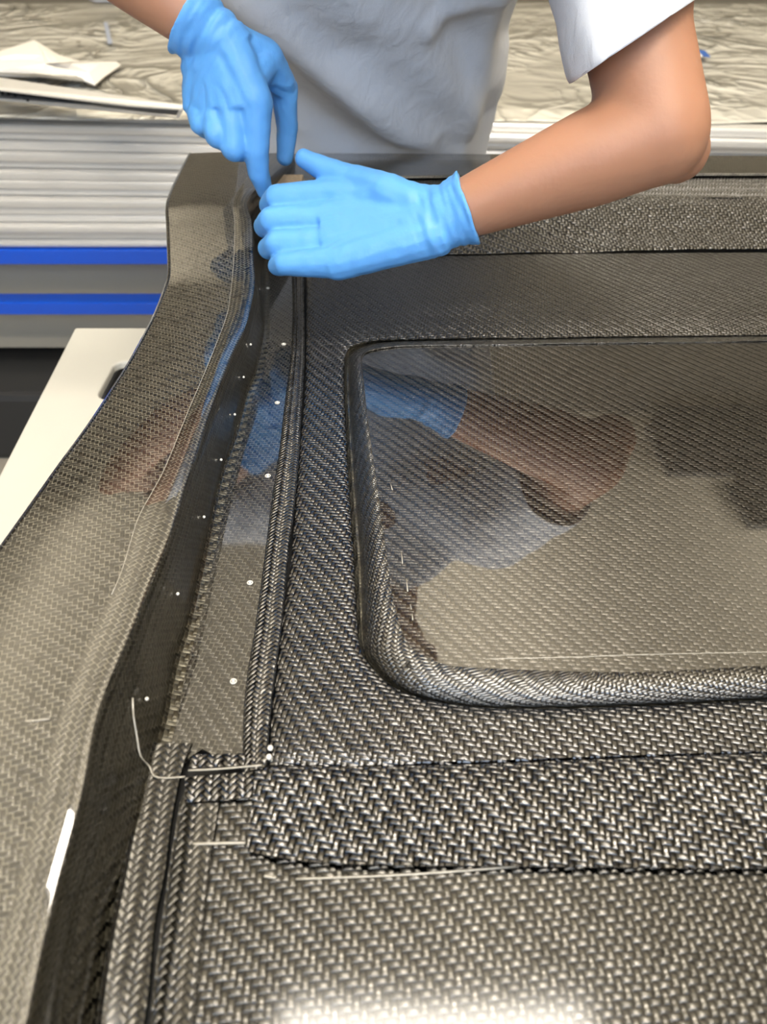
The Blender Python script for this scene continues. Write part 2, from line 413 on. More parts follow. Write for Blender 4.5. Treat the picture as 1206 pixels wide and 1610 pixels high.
# lamps on the ceiling
def ceiling_lamp(x, y, sx, sy, label):
    t = empty('ceiling_light', (x, y, ZC), label, 'light', 'ceiling lights over the workbench')
    box('housing', (x, y, ZC-0.04), (sx+0.06, sy+0.06, 0.08), M['frame'], t)
    box('diffuser', (x, y, ZC-0.09), (sx, sy, 0.02), M['lamp'], t)
ceiling_lamp(0.9, -0.65, 1.3, 0.7, 'long ceiling light behind the camera above the panel')
ceiling_lamp(0.25, 1.18, 1.5, 0.34, 'long ceiling light above the front of the panel')
ceiling_lamp(0.3, -2.4, 3.6, 0.40, 'long ceiling light farthest behind the camera')
for x, y, sx, sy, lb in ((3.9, 6.2, 2.4, 0.75, 'long dark duct under the ceiling, mirrored in the glossy pan'),
                         (3.6, 5.35, 0.8, 0.55, 'small dark square duct under the ceiling, mirrored in the glossy pan')):
    t = empty('air_duct', (x, y, ZC), lb, 'duct')
    box('duct_body', (x, y, ZC-0.15), (sx, sy, 0.3), M['dark'], t, 0.02)
    box('flange', (x, y, ZC-0.02), (sx+0.08, sy+0.08, 0.03), M['frame'], t)

# ------------------------------------------------------------------ workbench under the panel
TB = -0.14
tb = empty('workbench', (0.35, 0.6, 0), 'white laminate workbench under the black carbon panel', 'table')
tl = [P(118, 515, TB), P(-2, 748, TB)]
c0, c1 = tl[0], tl[1] + (tl[1]-tl[0])*1.25
outer = [c0, c1, Vector((1.25, c1.y, Z0+TB)), Vector((1.25, c0.y, Z0+TB))]
slot = []
sc, sr = P(192, 584, TB), 0.0165
for k in range(25):
    an = math.pi*k/24; slot.append(Vector((sc.x + sr*math.cos(an), sc.y + 0.012 + sr*math.sin(an), Z0+TB)))
for k in range(25):
    an = math.pi + math.pi*k/24; slot.append(Vector((sc.x + sr*math.cos(an), sc.y - 0.055 + sr*math.sin(an), Z0+TB)))
bm = bmesh.new(); es = []
for lp in (outer, slot):
    vs = [bm.verts.new(p) for p in lp]; es += [bm.edges.new((vs[i], vs[(i+1) % len(vs)])) for i in range(len(vs))]
bmesh.ops.triangle_fill(bm, edges=es, use_beauty=True)
bmesh.ops.recalc_face_normals(bm, faces=bm.faces)
for f_ in bm.faces:
    if f_.normal.z < 0: f_.normal_flip()
o = obj_bm('table_top', bm, M['white_board'], tb, smooth=False)
md = o.modifiers.new('thickness', 'SOLIDIFY'); md.thickness = 0.012; md.offset = -1
md = o.modifiers.new('bevel', 'BEVEL'); md.width = 0.003; md.segments = 2; md.limit_method = 'ANGLE'
for x in (-0.30, 1.15):
    for y in (c1.y+0.08, c0.y-0.08): box('leg', (x, y, (Z0+TB-0.012)/2), (0.06, 0.06, Z0+TB-0.012), M['frame'], tb)
for fb_i, (x, y) in enumerate(((-0.02, 0.32), (-0.02, 0.85), (0.75, 0.32), (0.75, 0.85))):
    o = box('foam_block', (x, y, Z0+(TB-0.012)/2), (0.12, 0.12, -TB-0.012), M['foam'], None, 0.004)
    tag(o, 'grey foam block hidden under the carbon panel on the bench, %s' % ('near left', 'far left', 'near right', 'far right')[fb_i], 'block', 'foam blocks carrying the carbon panel')

# ------------------------------------------------------------------ the carbon panel
panel = empty('carbon_panel', (0, 0.6, Z0-0.012), 'large black woven carbon fibre vehicle panel with raised left rim, on the white workbench', 'panel')
HT = [(240, .074), (306, .083), (314, .0835), (324, .081), (400, .062), (450, .050), (520, .050), (620, .055), (800, .060), (1125, .060), (1300, .054), (1700, .044)]
hz = lambda y: interp(HT, y)
RIDGE = [(462, 241), (428, 276), (391, 312), (396, 350), (398, 400), (401, 440), (396, 474), (386, 513), (369, 548), (353, 586), (328, 653), (308, 713), (286, 780), (264, 850), (235, 920), (203, 1000), (172, 1070), (149, 1138), (129, 1246), (91, 1388), (65, 1496), (41, 1612), (20, 1700)]
SCRIBE = [(418, 241), (392, 276), (368, 312), (369, 350), (368, 400), (365, 440), (358, 490), (341, 538), (320, 590), (296, 646), (261, 732), (238, 776), (216, 818), (191, 899), (163, 960), (138, 1010), (112, 1078), (88, 1147), (60, 1260), (20, 1420), (-12, 1530), (-40, 1630), (-60, 1700)]
OUTER = [(300, 241), (282, 276), (266, 315), (266, 350), (268, 400), (268, 432), (260, 458), (246, 494), (228, 530), (206, 570), (172, 624), (140, 672), (95, 734), (50, 798), (0, 868), (-60, 950), (-130, 1050), (-200, 1160), (-280, 1290), (-360, 1420), (-430, 1530), (-480, 1620), (-520, 1700)]
r3 = lambda L: [P(x, y, hz(y)) for x, y in L]
ridge, scribe, outer_r = r3(RIDGE), r3(SCRIBE), r3(OUTER)
NN = 150
def split(r): return resample(r, NN)
Ro, Rs, Rr = split(outer_r), split(scribe), split(ridge)
def lerp_rail(a, b, t, dz=0.0): return [p.lerp(q, t) + Vector((0, 0, dz)) for p, q in zip(a, b)]
def rail_off(a, dx, dz): return [p + Vector((dx, 0, dz)) for p in a]
loft('rim_top', [Ro, lerp_rail(Ro, Rs, .25, .0012), lerp_rail(Ro, Rs, .5, .0018), lerp_rail(Ro, Rs, .75, .0012), Rs], NN, M['gloss'], panel, rot=math.radians(-14), thick=0.002, resamp=False, uv='xy')
loft('rim_edge_band', [Rs, lerp_rail(Rs, Rr, .5, .0004), lerp_rail(Rs, Rr, .93, .0001), lerp_rail(Rs, Rr, .985, -.0004), rail_off(Rr, 0, -.0022)], NN, M['gloss'], panel, rot=math.radians(45), thick=0.002, resamp=False)
tube_path('scribe_line', [p + Vector((0, 0, .0001)) for p in Rs[18:118]], 0.00032, M['resin'], panel, seg=6, flat=0.6)
loft('rim_outer_edge', [Ro, rail_off(Ro, -.0022, -.0012), rail_off(Ro, -.003, -.004), rail_off(Ro, 0.004, -.012), rail_off(Ro, .03, -.045)], NN, M['gloss'], panel, thick=0.0015, resamp=False)
WB = [(440, 246), (432, 300), (424, 350), (418, 400), (414, 440), (412, 490), (404, 540), (390, 600), (371, 679), (346, 755), (328, 838), (312, 910), (294, 985), (276, 1040), (258, 1130), (238, 1200), (213, 1310), (188, 1390), (172, 1440), (158, 1520), (144, 1605), (130, 1700)]
wb = resample([P(x, y, 0.0 if y > 420 else interp([(246, .045), (310, .03), (400, .0)], y)) for x, y in WB], NN)
# wall rails: pair ridge and wall bottom by distance Y
def at_y(rail, y):
    for a, b in zip(rail, rail[1:]):
        if (a.y - y)*(b.y - y) <= 0 and abs(a.y-b.y) > 1e-9: return a.lerp(b, (y-a.y)/(b.y-a.y))
    return rail[0] if abs(rail[0].y - y) < abs(rail[-1].y - y) else rail[-1]
ymax, ymin = min(Rr[0].y, wb[0].y), max(Rr[-1].y, wb[-1].y)
Y_s = [ymax + (ymin-ymax)*i/(NN-1) for i in range(NN)]
ra = [at_y(Rr, y) + Vector((0, 0, -.003)) for y in Y_s]; rb = [at_y(wb, y) for y in Y_s]
rb = [Vector((max(b.x, a.x + .004), b.y, b.z)) for a, b in zip(ra, rb)]
rm = lerp_rail(ra, rb, .45)
loft('channel_wall_upper', [rail_off(ra, -.0008, .0012), ra, lerp_rail(ra, rm, .5), rm], NN, M['wall'], panel, rot=math.radians(45), thick=0.0012, resamp=False)
loft('channel_wall_lower', [rm, lerp_rail(rm, rb, .7), lerp_rail(rm, rb, .92), rail_off(rb, .0015, -.0004), rail_off(rb, .004, -.0014), rail_off(rb, .008, -.0021)], NN, M['wall'], panel, rot=0.0, thick=0.0012, resamp=False)
# floor of the channel and the dark laminate under everything
TL = [(458, 420), (460, 480), (458, 550), (448, 630), (440, 700), (428, 780), (418, 860), (402, 980), (385, 1092), (381, 1215)]
TR = [(478, 420), (478, 480), (479, 560), (474, 650), (470, 720), (463, 800), (455, 860), (443, 985), (429, 1092), (419, 1206)]
FL = [(425, 330), (414, 440), (410, 500), (402, 550), (388, 610), (369, 690), (343, 765), (325, 845), (291, 995), (255, 1140), (232, 1235)]
loft('channel_floor', [[P(x, y, -.002) for x, y in FL], [P(x*.5+x2*.5, y*.5+y2*.5, -.002) for (x, y), (x2, y2) in zip([FL[0]]+FL[1:-1], [(470, 330)]+TL[1:])],
     [P(x+12, y, -.002) for x, y in [(470, 330)]+TL]], 80, M['gloss_floor'], panel, uv='xy', rot=math.radians(8), thick=0.002)
sheet('base_laminate', [P(400, 320, -.012), P(1500, 320, -.012), P(1500, 1700, -.012), P(100, 1700, -.012), P(250, 1150, -.012)], M['under'], panel, thick=0.003)
loft('bonding_tape', [[P(x, y, .0005) for x, y in TL], [P(x+3, y, .0022) for x, y in TL], [P((x+x2)/2, (y+y2)/2, .0028) for (x, y), (x2, y2) in zip(TL, TR)], [P(x-3, y, .0024) for x, y in TR], [P(x, y, .0004) for x, y in TR]],
     90, M['tape'], panel, rot=math.radians(45), thick=0.0012, wave=.0008)
# inner skin round the raised pan (an open C: far edge, left edge, near edge)
T0 = [(1420, 524), (1206, 529), (900, 533), (640, 537), (590, 541), (562, 550), (551, 562), (550, 600), (553, 660), (560, 760), (570, 880), (573, 960), (577, 1015), (592, 1043), (625, 1075), (673, 1095), (780, 1108), (1000, 1105), (1206, 1095), (1420, 1085)]
T1 = [(1420, 534), (1206, 537), (900, 541), (640, 545), (600, 549), (577, 555), (569, 566), (572, 600), (581, 680), (595, 780), (609, 880), (619, 945), (635, 1000), (652, 1022), (690, 1042), (727, 1049), (860, 1054), (1001, 1057), (1206, 1046), (1420, 1035)]
S1 = [(1420, 521), (1206, 526), (900, 530), (640, 533), (583, 536), (553, 544), (543, 560), (541, 600), (543, 660), (548, 760), (556, 880), (560, 960), (566, 1018), (584, 1049), (621, 1082), (671, 1101), (780, 1114), (1000, 1111), (1206, 1101), (1420, 1091)]
S0 = [(1420, 393), (1206, 397), (900, 399), (700, 403), (600, 405), (520, 407), (482, 412), (482, 480), (481, 600), (466, 780), (458, 880), (447, 960), (437, 1040), (430, 1100), (422, 1203), (560, 1206), (780, 1200), (1000, 1192), (1206, 1186), (1420, 1180)]
def piecewise(L, per=9, h=None):
    pts = [Vector((x, y, 0)) for x, y in L]; out = []
    for i in range(len(pts)-1):
        p0 = pts[max(i-1, 0)]; p1 = pts[i]; p2 = pts[i+1]; p3 = pts[min(i+2, len(pts)-1)]
        d = (p2-p1).length
        m1 = (p2-p0)*0.5; m2 = (p3-p1)*0.5
        if m1.length > d*1.2: m1 *= d*1.2/m1.length
        if m2.length > d*1.2: m2 *= d*1.2/m2.length
        for k in range(per):
            t = k/per; t2 = t*t; t3 = t2*t
            out.append(p1*(2*t3-3*t2+1) + m1*(t3-2*t2+t) + p2*(-2*t3+3*t2) + m2*(t3-t2))
    out.append(pts[-1]); return out
t0, t1, s1, s0 = piecewise(T0), piecewise(T1), piecewise(S1), [Vector((x, y, 0)) for x, y in S0]
s0x = []
for i in range(len(s0)-1):
    for k in range(9): s0x.append(s0[i].lerp(s0[i+1], k/9))
s0x.append(s0[-1])
def mixr(a, b, t, h): return [P(p.x+(q.x-p.x)*t, p.y+(q.y-p.y)*t, h) for p, q in zip(a, b)]
loft('inner_skin', [mixr(s0x, s1, 0, -.0006), mixr(s0x, s1, .06, .001), mixr(s0x, s1, .25, .001), mixr(s0x, s1, .5, .001), mixr(s0x, s1, .75, .001), mixr(s0x, s1, .93, .001), mixr(s0x, s1, 1, -.0012)], 0, M['satin'], panel, uv='xy', rot=math.radians(10), thick=0.0015, resamp=False, wave=.0008)
loft('pan_trim', [mixr(t0, t1, -.10, -.006), mixr(t0, t1, 0, .001), mixr(t0, t1, .15, .0055), mixr(t0, t1, .35, .0088), mixr(t0, t1, .6, .0112), mixr(t0, t1, .82, .0120), mixr(t0, t1, 1.0, .0108)], 0, M['trim'], panel, uv='arc', rot=math.radians(20), thick=0.0015, resamp=False, wave=.0008)
loft('pan_lip', [mixr(s1, t0, .1, -.003), mixr(s1, t0, .5, -.0055), mixr(s1, t0, 1.0, -.005)], 0, M['wall'], panel, uv='arc', rot=math.radians(30), thick=0.001, resamp=False)
inn = mixr(t0, t1, .98, .0105)
sheet('glossy_pan', inn, M['pan'], panel, rot=math.radians(5), thick=0.002)
# cut across the trim at the near left corner
tube_path('trim_cut', [P(622, 1073, .0052), P(628, 1060, .0105), P(636, 1050, .0132), P(645, 1040, .0132)], 0.0006, M['under'], panel, seg=6)
# near sheets
sheet('near_skin', [P(297, 1232, -.001), P(1420, 1232, -.001), P(1420, 1680, -.001), P(226, 1680, -.001), P(236, 1610, -.001), P(245, 1520, -.001), P(264, 1380, -.001), P(273, 1320, -.001), P(283, 1262, -.001)], M['base'], panel, rot=math.radians(-4))
L1 = [(289, 1264), (281, 1300), (271, 1350), (262, 1420), (250, 1520), (240, 1610), (232, 1680)]
L2 = [(344, 1262), (338, 1300), (330, 1350), (322, 1420), (312, 1520), (304, 1610), (298, 1680)]
loft('edge_tape', [[P(x, y, .0) for x, y in L1], [P(x+3, y, .0012) for x, y in L1], [P(x, y, .0012) for x, y in L2], [P(x+2, y, .0) for x, y in L2]], 40, M['base'], panel, uv='xy', rot=math.radians(41), thick=0.001)
G1 = [(250, 1168), (236, 1208), (218, 1290), (198, 1390), (182, 1470), (168, 1560), (158, 1640), (150, 1690)]
G2 = [(304, 1168), (288, 1212), (272, 1290), (262, 1370), (246, 1450), (238, 1540), (228, 1620), (220, 1690)]
loft('channel_tape', [[P(x-8, y, .004) for x, y in G1], [P(x-2, y, .0012) for x, y in G1], [P(x+6, y, .0006) for x, y in G1], [P(x-3, y, .0006) for x, y in G2], [P(x, y, -.001) for x, y in G2]], 50, M['base'], panel, uv='xy', rot=math.radians(41), thick=0.001)
NT1 = [(402, 1210), (440, 1206), (600, 1205), (780, 1200), (1000, 1192), (1206, 1185), (1420, 1179)]
NT2 = [(389, 1338), (430, 1346), (500, 1355), (620, 1360), (800, 1362), (1206, 1365), (1420, 1367)]
nt = [[P(x+(x2-x)*t, y+(y2-y)*t, h) for (x, y), (x2, y2) in zip(NT1, NT2)] for t, h in ((0, .001), (.04, .0026), (.15, .003), (.27, .003), (.39, .003), (.51, .003), (.63, .003), (.75, .003), (.87, .0030), (1, .0032))]
loft('overlap_sheet', nt, 110, M['raw'], panel, uv='xy', rot=math.radians(10), thick=0.0009, wave=.0014)
pq = [[P(291, 1222, .001), P(345, 1218, .0022), P(402, 1214, .0022)], [P(291, 1240, .0026), P(345, 1236, .003), P(400, 1232, .003)], [P(290, 1261, .0014), P(345, 1257, .002), P(397, 1253, .002)]]
loft('corner_patch', pq, 16, M['raw'], panel, uv='xy', rot=math.radians(40), thick=0.001, smooth_rail=False, wave=.001)
pq = [[P(303, 1186, .001), P(420, 1184, .0015)], [P(300, 1196, .0024), P(420, 1193, .0026)], [P(296, 1208, .001), P(416, 1202, .0012)]]
loft('corner_strip', pq, 16, M['raw'], panel, uv='xy', rot=math.radians(40), thick=0.001, smooth_rail=False, wave=.001)
# rear sheet, step and rear rim
RB = [(430, 404), (560, 402), (720, 400), (900, 396), (1206, 390), (1420, 387)]
RT = [(440, 330), (560, 318), (720, 312), (900, 309), (1206, 311), (1420, 313)]
rr = [[P(x+(x2-x)*t, y+(y2-y)*t, h) for (x, y), (x2, y2) in zip(RB, RT)] for t, h in ((0, -.0004), (.05, .0018), (.3, .008), (.6, .020), (.85, .030), (1, .035))]
loft('rear_skin', rr, 70, M['rear'], panel, uv='xy', rot=math.radians(-3), thick=0.0015, wave=.0022)
RF = [(440, 282), (560, 277), (720, 274), (900, 272), (1206, 271), (1420, 271)]
RK = [(440, 241), (560, 241), (720, 242), (900, 243), (1206, 245), (1420, 246)]
loft('rear_step', [[P(x, y, .035) for x, y in RT], [P(x, y-4, .0365) for x, y in RT], [P(a*.5+c*.5, b*.5+d*.5, .047) for (a, b), (c, d) in zip(RT, RF)], [P(x, y+1, .054) for x, y in RF], [P(x, y, .056) for x, y in RF]], 70, M['satin'], panel, uv='arc', rot=math.radians(45), thick=0.0015)
loft('rear_rim', [[P(x, y+5, .0545) for x, y in RF], [P(x, y+1, .0575) for x, y in RF], [P(x, y-4, .058) for x, y in RF], [P(a*.5+c*.5, b*.5+d*.5, .059) for (a, b), (c, d) in zip(RF, RK)], [P(x, y, .059) for x, y in RK], [P(x, y, .059) + Vector((0, .006, -.004)) for x, y in RK], [P(x, y, .059) + Vector((0, .008, -.03)) for x, y in RK]],
     70, M['gloss'], panel, uv='arc', rot=math.radians(45), thick=0.0015)
# resin lines, scribed marks and a painted ridge glint
def wall_pt(x, y):
    """nearest place on the wall surface along the sight line"""
    best = None
    for a, b in zip(ra, rb):
        for k in range(0, 21):
            p = a.lerp(b, k/20); d = p - cam.location
            fw = d.y*ct - d.z*st; sx = W/2 + F*d.x/fw; sy = H/2 - F*(d.y*st + d.z*ct)/fw
            e = (sx-x)**2 + (sy-y)**2
            if best is None or e < best[0]: best = (e, p)
    return best[1] + Vector((.0012, 0, .0003))
for pts, r in (([wall_pt(200, 1100), wall_pt(206, 1125), wall_pt(213, 1155), wall_pt(220, 1185), wall_pt(229, 1208), P(242, 1220, .0018), P(262, 1223, .0012), P(291, 1221, .0012)], .0007),
               ([P(296, 1211, .0028), P(340, 1209, .0032), P(412, 1203, .0032)], .0008),
               ([P(276, 1328, .0), P(330, 1326, .0014), P(386, 1325, .0006)], .0010),
               ([P(465, 1382, -.0006), P(600, 1377, -.0006), P(700, 1371, -.0006), P(815, 1362, -.0006)], .0007),
               ([P(416, 1377, -.0006), P(434, 1380, -.0006)], .0011),
               ([P(-120, 1150, .0600), P(0, 1141, .0601), P(45, 1134, .0601), P(78, 1130, .0602)], .0007),
               ([P(150, 1112, .0588), P(146, 1130, .0583), P(136, 1180, .0560), P(128, 1215, .0546)], .0009),  # lamp glint along the ridge, painted as a pale line
               ([P(760, 1036, .0105), P(900, 1033, .0105), P(1010, 1029, .0105), P(1206, 1025, .0105), P(1420, 1021, .0105)], .0004)):
    tube_path('resin_or_glint_line', pts, r*.75, M['resin'], panel, seg=6, flat=0.5, n=24)
for a, b in (((614, 760), (617, 770)), ((631, 868), (633, 886)), ((639, 910), (641, 930)), ((645, 950), (647, 958)), ((648, 965), (649, 975))):
    tube_path('scribe_dash', [P(*a, .0106), P(*b, .0106)], .0004, M['resin'], panel, seg=6, flat=0.5)
# resin pins: a dome in a shallow ring, on the channel floor and on its wall
def pin_mesh(ring):
    bm = bmesh.new(); bmesh.ops.create_uvsphere(bm, u_segments=10, v_segments=6, radius=.0012)
    if ring:
        R, r = .0021, .0005; rows = []
        for i in range(14):
            a = 2*math.pi*i/14
            rows.append([bm.verts.new(((R+r*math.cos(b))*math.cos(a), (R+r*math.cos(b))*math.sin(a), r*math.sin(b))) for b in (0, 1.57, 3.14, 4.71)])
        for i in range(14):
            A, B = rows[i], rows[(i+1) % 14]
            for k in range(4): bm.faces.new((A[k], B[k], B[(k+1) % 4], A[(k+1) % 4]))
    me = bpy.data.meshes.new('resin_pin'); bm.to_mesh(me); bm.free(); me.materials.append(M['pin'])
    for p in me.polygons: p.use_smooth = True
    return me
pm_ring, pm_dot = pin_mesh(True), pin_mesh(False)
def put_pin(me, loc, rot=(0, 0, 0), s=1.0):
    o = bpy.data.objects.new('resin_pin', me); COL.objects.link(o); o.location = loc; o.rotation_euler = rot; o.scale = (s, s, s)
    o.parent = panel; o.matrix_parent_inverse = Matrix.Translation(-panel.location)
for x, y, s in ((421, 453, 1.0), (446, 541, 1.0), (436, 633, 1.0), (421, 748, 1.0), (393, 916, .9), (367, 1071, .9)): put_pin(pm_ring, P(x, y, -.0016), s=s)
for x, y in ((391, 541), (379, 594), (364, 652), (345, 723), (317, 816), (278, 934), (223, 1105)):
    put_pin(pm_dot, wall_pt(x, y) + Vector((.0008, 0, .0003)), (0, math.radians(80), 0), 1.0)
for x, y in ((425, 1176), (423, 1190)): put_pin(pm_dot, P(x, y, .0022), s=1.5)

# ------------------------------------------------------------------ rack with aluminium profiles behind
YR = 1.94
rack = empty('steel_rack', (0, YR+0.9, 0), 'blue steel storage rack behind the person, loaded with aluminium profiles', 'rack')
b1t, b1b = PY(100, 393, YR).z, PY(100, 416, YR).z
b2t, b2b = PY(100, 476, YR).z, PY(100, 495, YR).z
box('beam', (0, YR+.02, (b1t+b1b)/2), (5.2, .04, b1t-b1b), M['blue'], rack, .003)
y2 = YR - .0
box('beam', (0, y2+.03, (b2t+b2b)/2), (5.2, .06, b2t-b2b), M['blue'], rack, .003)
box('shelf_board', (0, YR+.98, b1t-.016), (5.1, 1.86, .03), M['shelf'], rack)
box('back_panel', (0, YR+.14, (b1b+.25)/2), (5.1, .02, b1b-.25), M['shelf'], rack)
for x in (-2.55, 2.55):
    for y in (YR+.03, YR+1.86): box('upright', (x, y, (b1t)/2), (.08, .08, b1t), M['blue'], rack, .004)
for k, (x, w_) in enumerate(((-1.02, .5), (-1.75, .62))):  # plain black boxes fill the dark area under the rack
    t = tag(box('dark_box', (x, YR+.16, .11), (w_, .5, .22), M['dark'], None, .02), ('black box filling the dark area under the blue rack, nearest the white bench', 'black box filling the dark area under the blue rack, at the far left')[k], 'dark_box')
# stacked aluminium profiles
tube_me = None
NTB = 15
ztop, zbot = PY(0, 192, YR).z, PY(0, 392, YR).z
pit = (ztop-zbot)/NTB
def profile_mesh(L, a, b, bev):
    bm = bmesh.new(); bm_box(bm, Vector((0, 0, 0)), (L, a, b))
    eds = [e for e in bm.edges if abs(e.verts[0].co.x - e.verts[1].co.x) > L*.5]
    bmesh.ops.bevel(bm, geom=eds, offset=bev, segments=4, affect='EDGES', profile=.5)
    # shallow groove on the front face
    me = bpy.data.meshes.new('aluminium_tube'); bm.to_mesh(me); bm.free(); me.materials.append(M['alu'])
    for p in me.polygons: p.use_smooth = True
    return me
mA, mB = profile_mesh(4.6, .05, pit*.97, pit*.30), profile_mesh(4.6, .05, pit*.97, pit*.46)
names = ['1st', '2nd', '3rd'] + ['%dth' % k for k in range(4, 16)]
mA.name = 'aluminium_tube'
for k in range(NTB):
    o = bpy.data.objects.new('aluminium_tube', mA if k % 3 else mB); COL.objects.link(o)
    t = k/(NTB-1)
    o.location = (0.0, YR+.03 + .012*math.sin(k*2.3), zbot + pit*(k+.5)); o.rotation_euler = (0, 0, -math.radians(5.2)*t**1.5)
    tag(o, 'bare aluminium tube on the blue rack, %s row up from the blue beam' % names[k], 'tube', 'aluminium tubes stacked on the blue rack')
# pile behind the tubes that carries the film
o = box('board_pile', (0, YR+1.09, (b1t+ztop)/2-.006), (5.0, 1.58, ztop-b1t-.014), M['shelf'], None, .004)
tag(o, 'flat pile of boards under the crinkled plastic film behind the tubes', 'boards')
def film_z(x, y):
    q = Vector((x*2.2, y*3.0, 0.3))
    s = max(0, noise.noise(q*.6))
    return .004*noise.noise(q*1.6) + .010*s*abs(noise.noise(q*2.1))
v, f = [], []; nx, ny = 150, 90
for j in range(ny):
    for i in range(nx):
        x = -2.5 + 5.0*i/(nx-1); t = j/(ny-1)
        yf = YR - .045*(x)*.55 + .02*noise.noise(Vector((x*5, 1, 2)))
        y = yf + (YR+1.88-yf)*t
        z = ztop + .012 + film_z(x, y)
        if t < .03: z = ztop + .004
        v.append((x, y, z))
for j in range(ny-1):
    for i in range(nx-1): f.append((j*nx+i, j*nx+i+1, (j+1)*nx+i+1, (j+1)*nx+i))
o = obj_pydata('plastic_film', v, f, M['film'])
md = o.modifiers.new('thickness', 'SOLIDIFY'); md.thickness = .002; md.offset = -1
film = o
tag(o, 'crinkled shiny translucent plastic film covering the boards behind the person', 'film')
zf = ztop + .022
def on_film(px, py, dz=0.0): return P(px, py, zf - Z0 + dz)
# printed marks and tapes on the film
def decal(name, quad, m, label, cat):
    vs = [on_film(x, y, dz) for x, y, dz in quad]
    bm = bmesh.new(); bm.faces.new([bm.verts.new(p) for p in vs]); fn = list(bm.faces)[0]; fn.normal_update()
    if fn.normal.z < 0: fn.normal_flip()
    o = obj_bm(name, bm, m, None, False); md = o.modifiers.new('t', 'SOLIDIFY'); md.thickness = .0015; md.offset = 1
    if label: tag(o, label, cat)
    return o
decal('tape_strip', [(163, 36, 0), (169, 35, 0), (177, 68, 0), (170, 70, 0)], M['tape_pale'], 'narrow faded blue tape strip on the film near the bare forearm', 'tape')
decal('tape_strip', [(140, 0, 0), (180, 0, 0), (181, 3, 0), (150, 3, 0)], M['tape_pale'], 'faded blue tape at the top edge of the film beside the bare forearm', 'tape')
for q in ([(35, 25, 0), (80, 29, 0), (80, 31, 0), (35, 27, 0)], [(138, 51, 0), (148, 51, 0), (148, 53, 0), (138, 53, 0)], [(92, 65, 0), (98, 65, 0), (98, 67, 0), (92, 67, 0)], [(120, 65, 0), (127, 65, 0), (127, 68, 0), (120, 68, 0)], [(147, 87, 0), (155, 79, 0), (158, 80, 0), (150, 88, 0)], [(1106, 53, 0), (1150, 51, 0), (1150, 53, 0), (1106, 55, 0)]):
    decal('printed_mark', q, M['mark'], None, None).parent = film
t = empty('label_tag', on_film(1100, 85), 'small white tag with a blue corner on the film right of the elbow', 'tag')
def tagpart(name, quad, m):
    o = decal(name, quad, m, None, None); o.parent = t; o.matrix_parent_inverse = Matrix.Translation(-t.location); return o
tagpart('white_part', [(1083, 78, .002), (1097, 78, .002), (1110, 89, .002), (1086, 91, .002)], M['paper'])
tagpart('blue_part', [(1097, 79, .004), (1108, 80, .004), (1117, 90, .004), (1106, 89, .004)], M['tape_blue'])
# white plastic pouch lying on the film
pts = [(-60, 92), (0, 80), (54, 63), (66, 70), (92, 86), (128, 97), (183, 97), (190, 102), (165, 120), (150, 133), (138, 129), (60, 122), (-60, 118)]
cx, cy = 70, 100
v = [on_film(x, y, .004) for x, y in pts]; n_ = len(pts)
v += [on_film(cx+(x-cx)*.72, cy+(y-cy)*.72, .020 + .008*math.sin(i*1.9)) for i, (x, y) in enumerate(pts)]
v += [on_film(cx+(x-cx)*.35, cy+(y-cy)*.35, .024 + .010*math.sin(i*2.7+1)) for i, (x, y) in enumerate(pts)]
v.append(on_film(cx, cy, .024))
f = []
for a in (0, 1):
    for i in range(n_): f.append((a*n_+i, a*n_+(i+1) % n_, (a+1)*n_+(i+1) % n_, (a+1)*n_+i))
for i in range(n_): f.append((2*n_+i, 2*n_+(i+1) % n_, 3*n_))
o = obj_pydata('white_pouch', v, f, M['paper'], smooth=False)
if sum(p.normal.z for p in o.data.polygons) < 0: o.data.flip_normals()
md = o.modifiers.new('t', 'SOLIDIFY'); md.thickness = .004; md.offset = -1
tag(o, 'creased white plastic pouch lying on the film at the upper left', 'pouch')
# open aluminium channel lying on the film, its end towards the blue glove
ch = empty('aluminium_channel', on_film(140, 150), 'long open aluminium channel lying on the film below the white pouch', 'channel')
def chpart(name, quad, thick, m):
    vs = [on_film(x, y, dz) for x, y, dz in quad]
    bm = bmesh.new(); bm.faces.new([bm.verts.new(p) for p in vs]); fn = list(bm.faces)[0]; fn.normal_update()
    if fn.normal.z < 0: fn.normal_flip()
    o = obj_bm(name, bm, m, ch, False); md = o.modifiers.new('t', 'SOLIDIFY'); md.thickness = thick; md.offset = -1; return o
chpart('top_flange', [(-120, 104, .046), (289, 165, .046), (286, 171, .040), (200, 165, .040), (-120, 126.5, .040)], .003, M['alu'])
chpart('shaded_inside', [(-120, 126, .028), (200, 164, .028), (286, 170, .030), (281, 180, .008), (200, 171, .010), (-120, 129, .012)], .003, M['dark'])  # black sheet paints in the shade of the channel opening
chpart('lower_flange', [(-120, 127.5, .012), (200, 170, .010), (281, 180, .006), (279, 184, .002), (-120, 145, .002)], .003, M['alu'])
chpart('end_edge', [(286, 164, .046), (291, 166, .046), (283, 184, .006), (277, 183, .006)], .003, M['alu'])
def stroke(pts, w_=.0034, dz=.018):
    tube_path('printed_mark', [on_film(x, y, dz) for x, y in pts], w_, M['ink'], ch, seg=5, flat=.3)
for st_ in ([(4, 144), (4, 150), (13, 150), (13, 145), (6, 144)], [(23, 146), (24, 152)], [(20, 146), (28, 147)], [(34, 148), (38, 150), (37, 146), (34, 148)], [(37, 155), (44, 156), (44, 159)]): stroke(st_)

# ------------------------------------------------------------------ the person
V = Vector
zr = lambda x, y, z: V((x, y, Z0 + z))
person = empty('person', (0, 1.45, 0), 'person in white t-shirt and blue gloves leaning over the carbon panel', 'person')
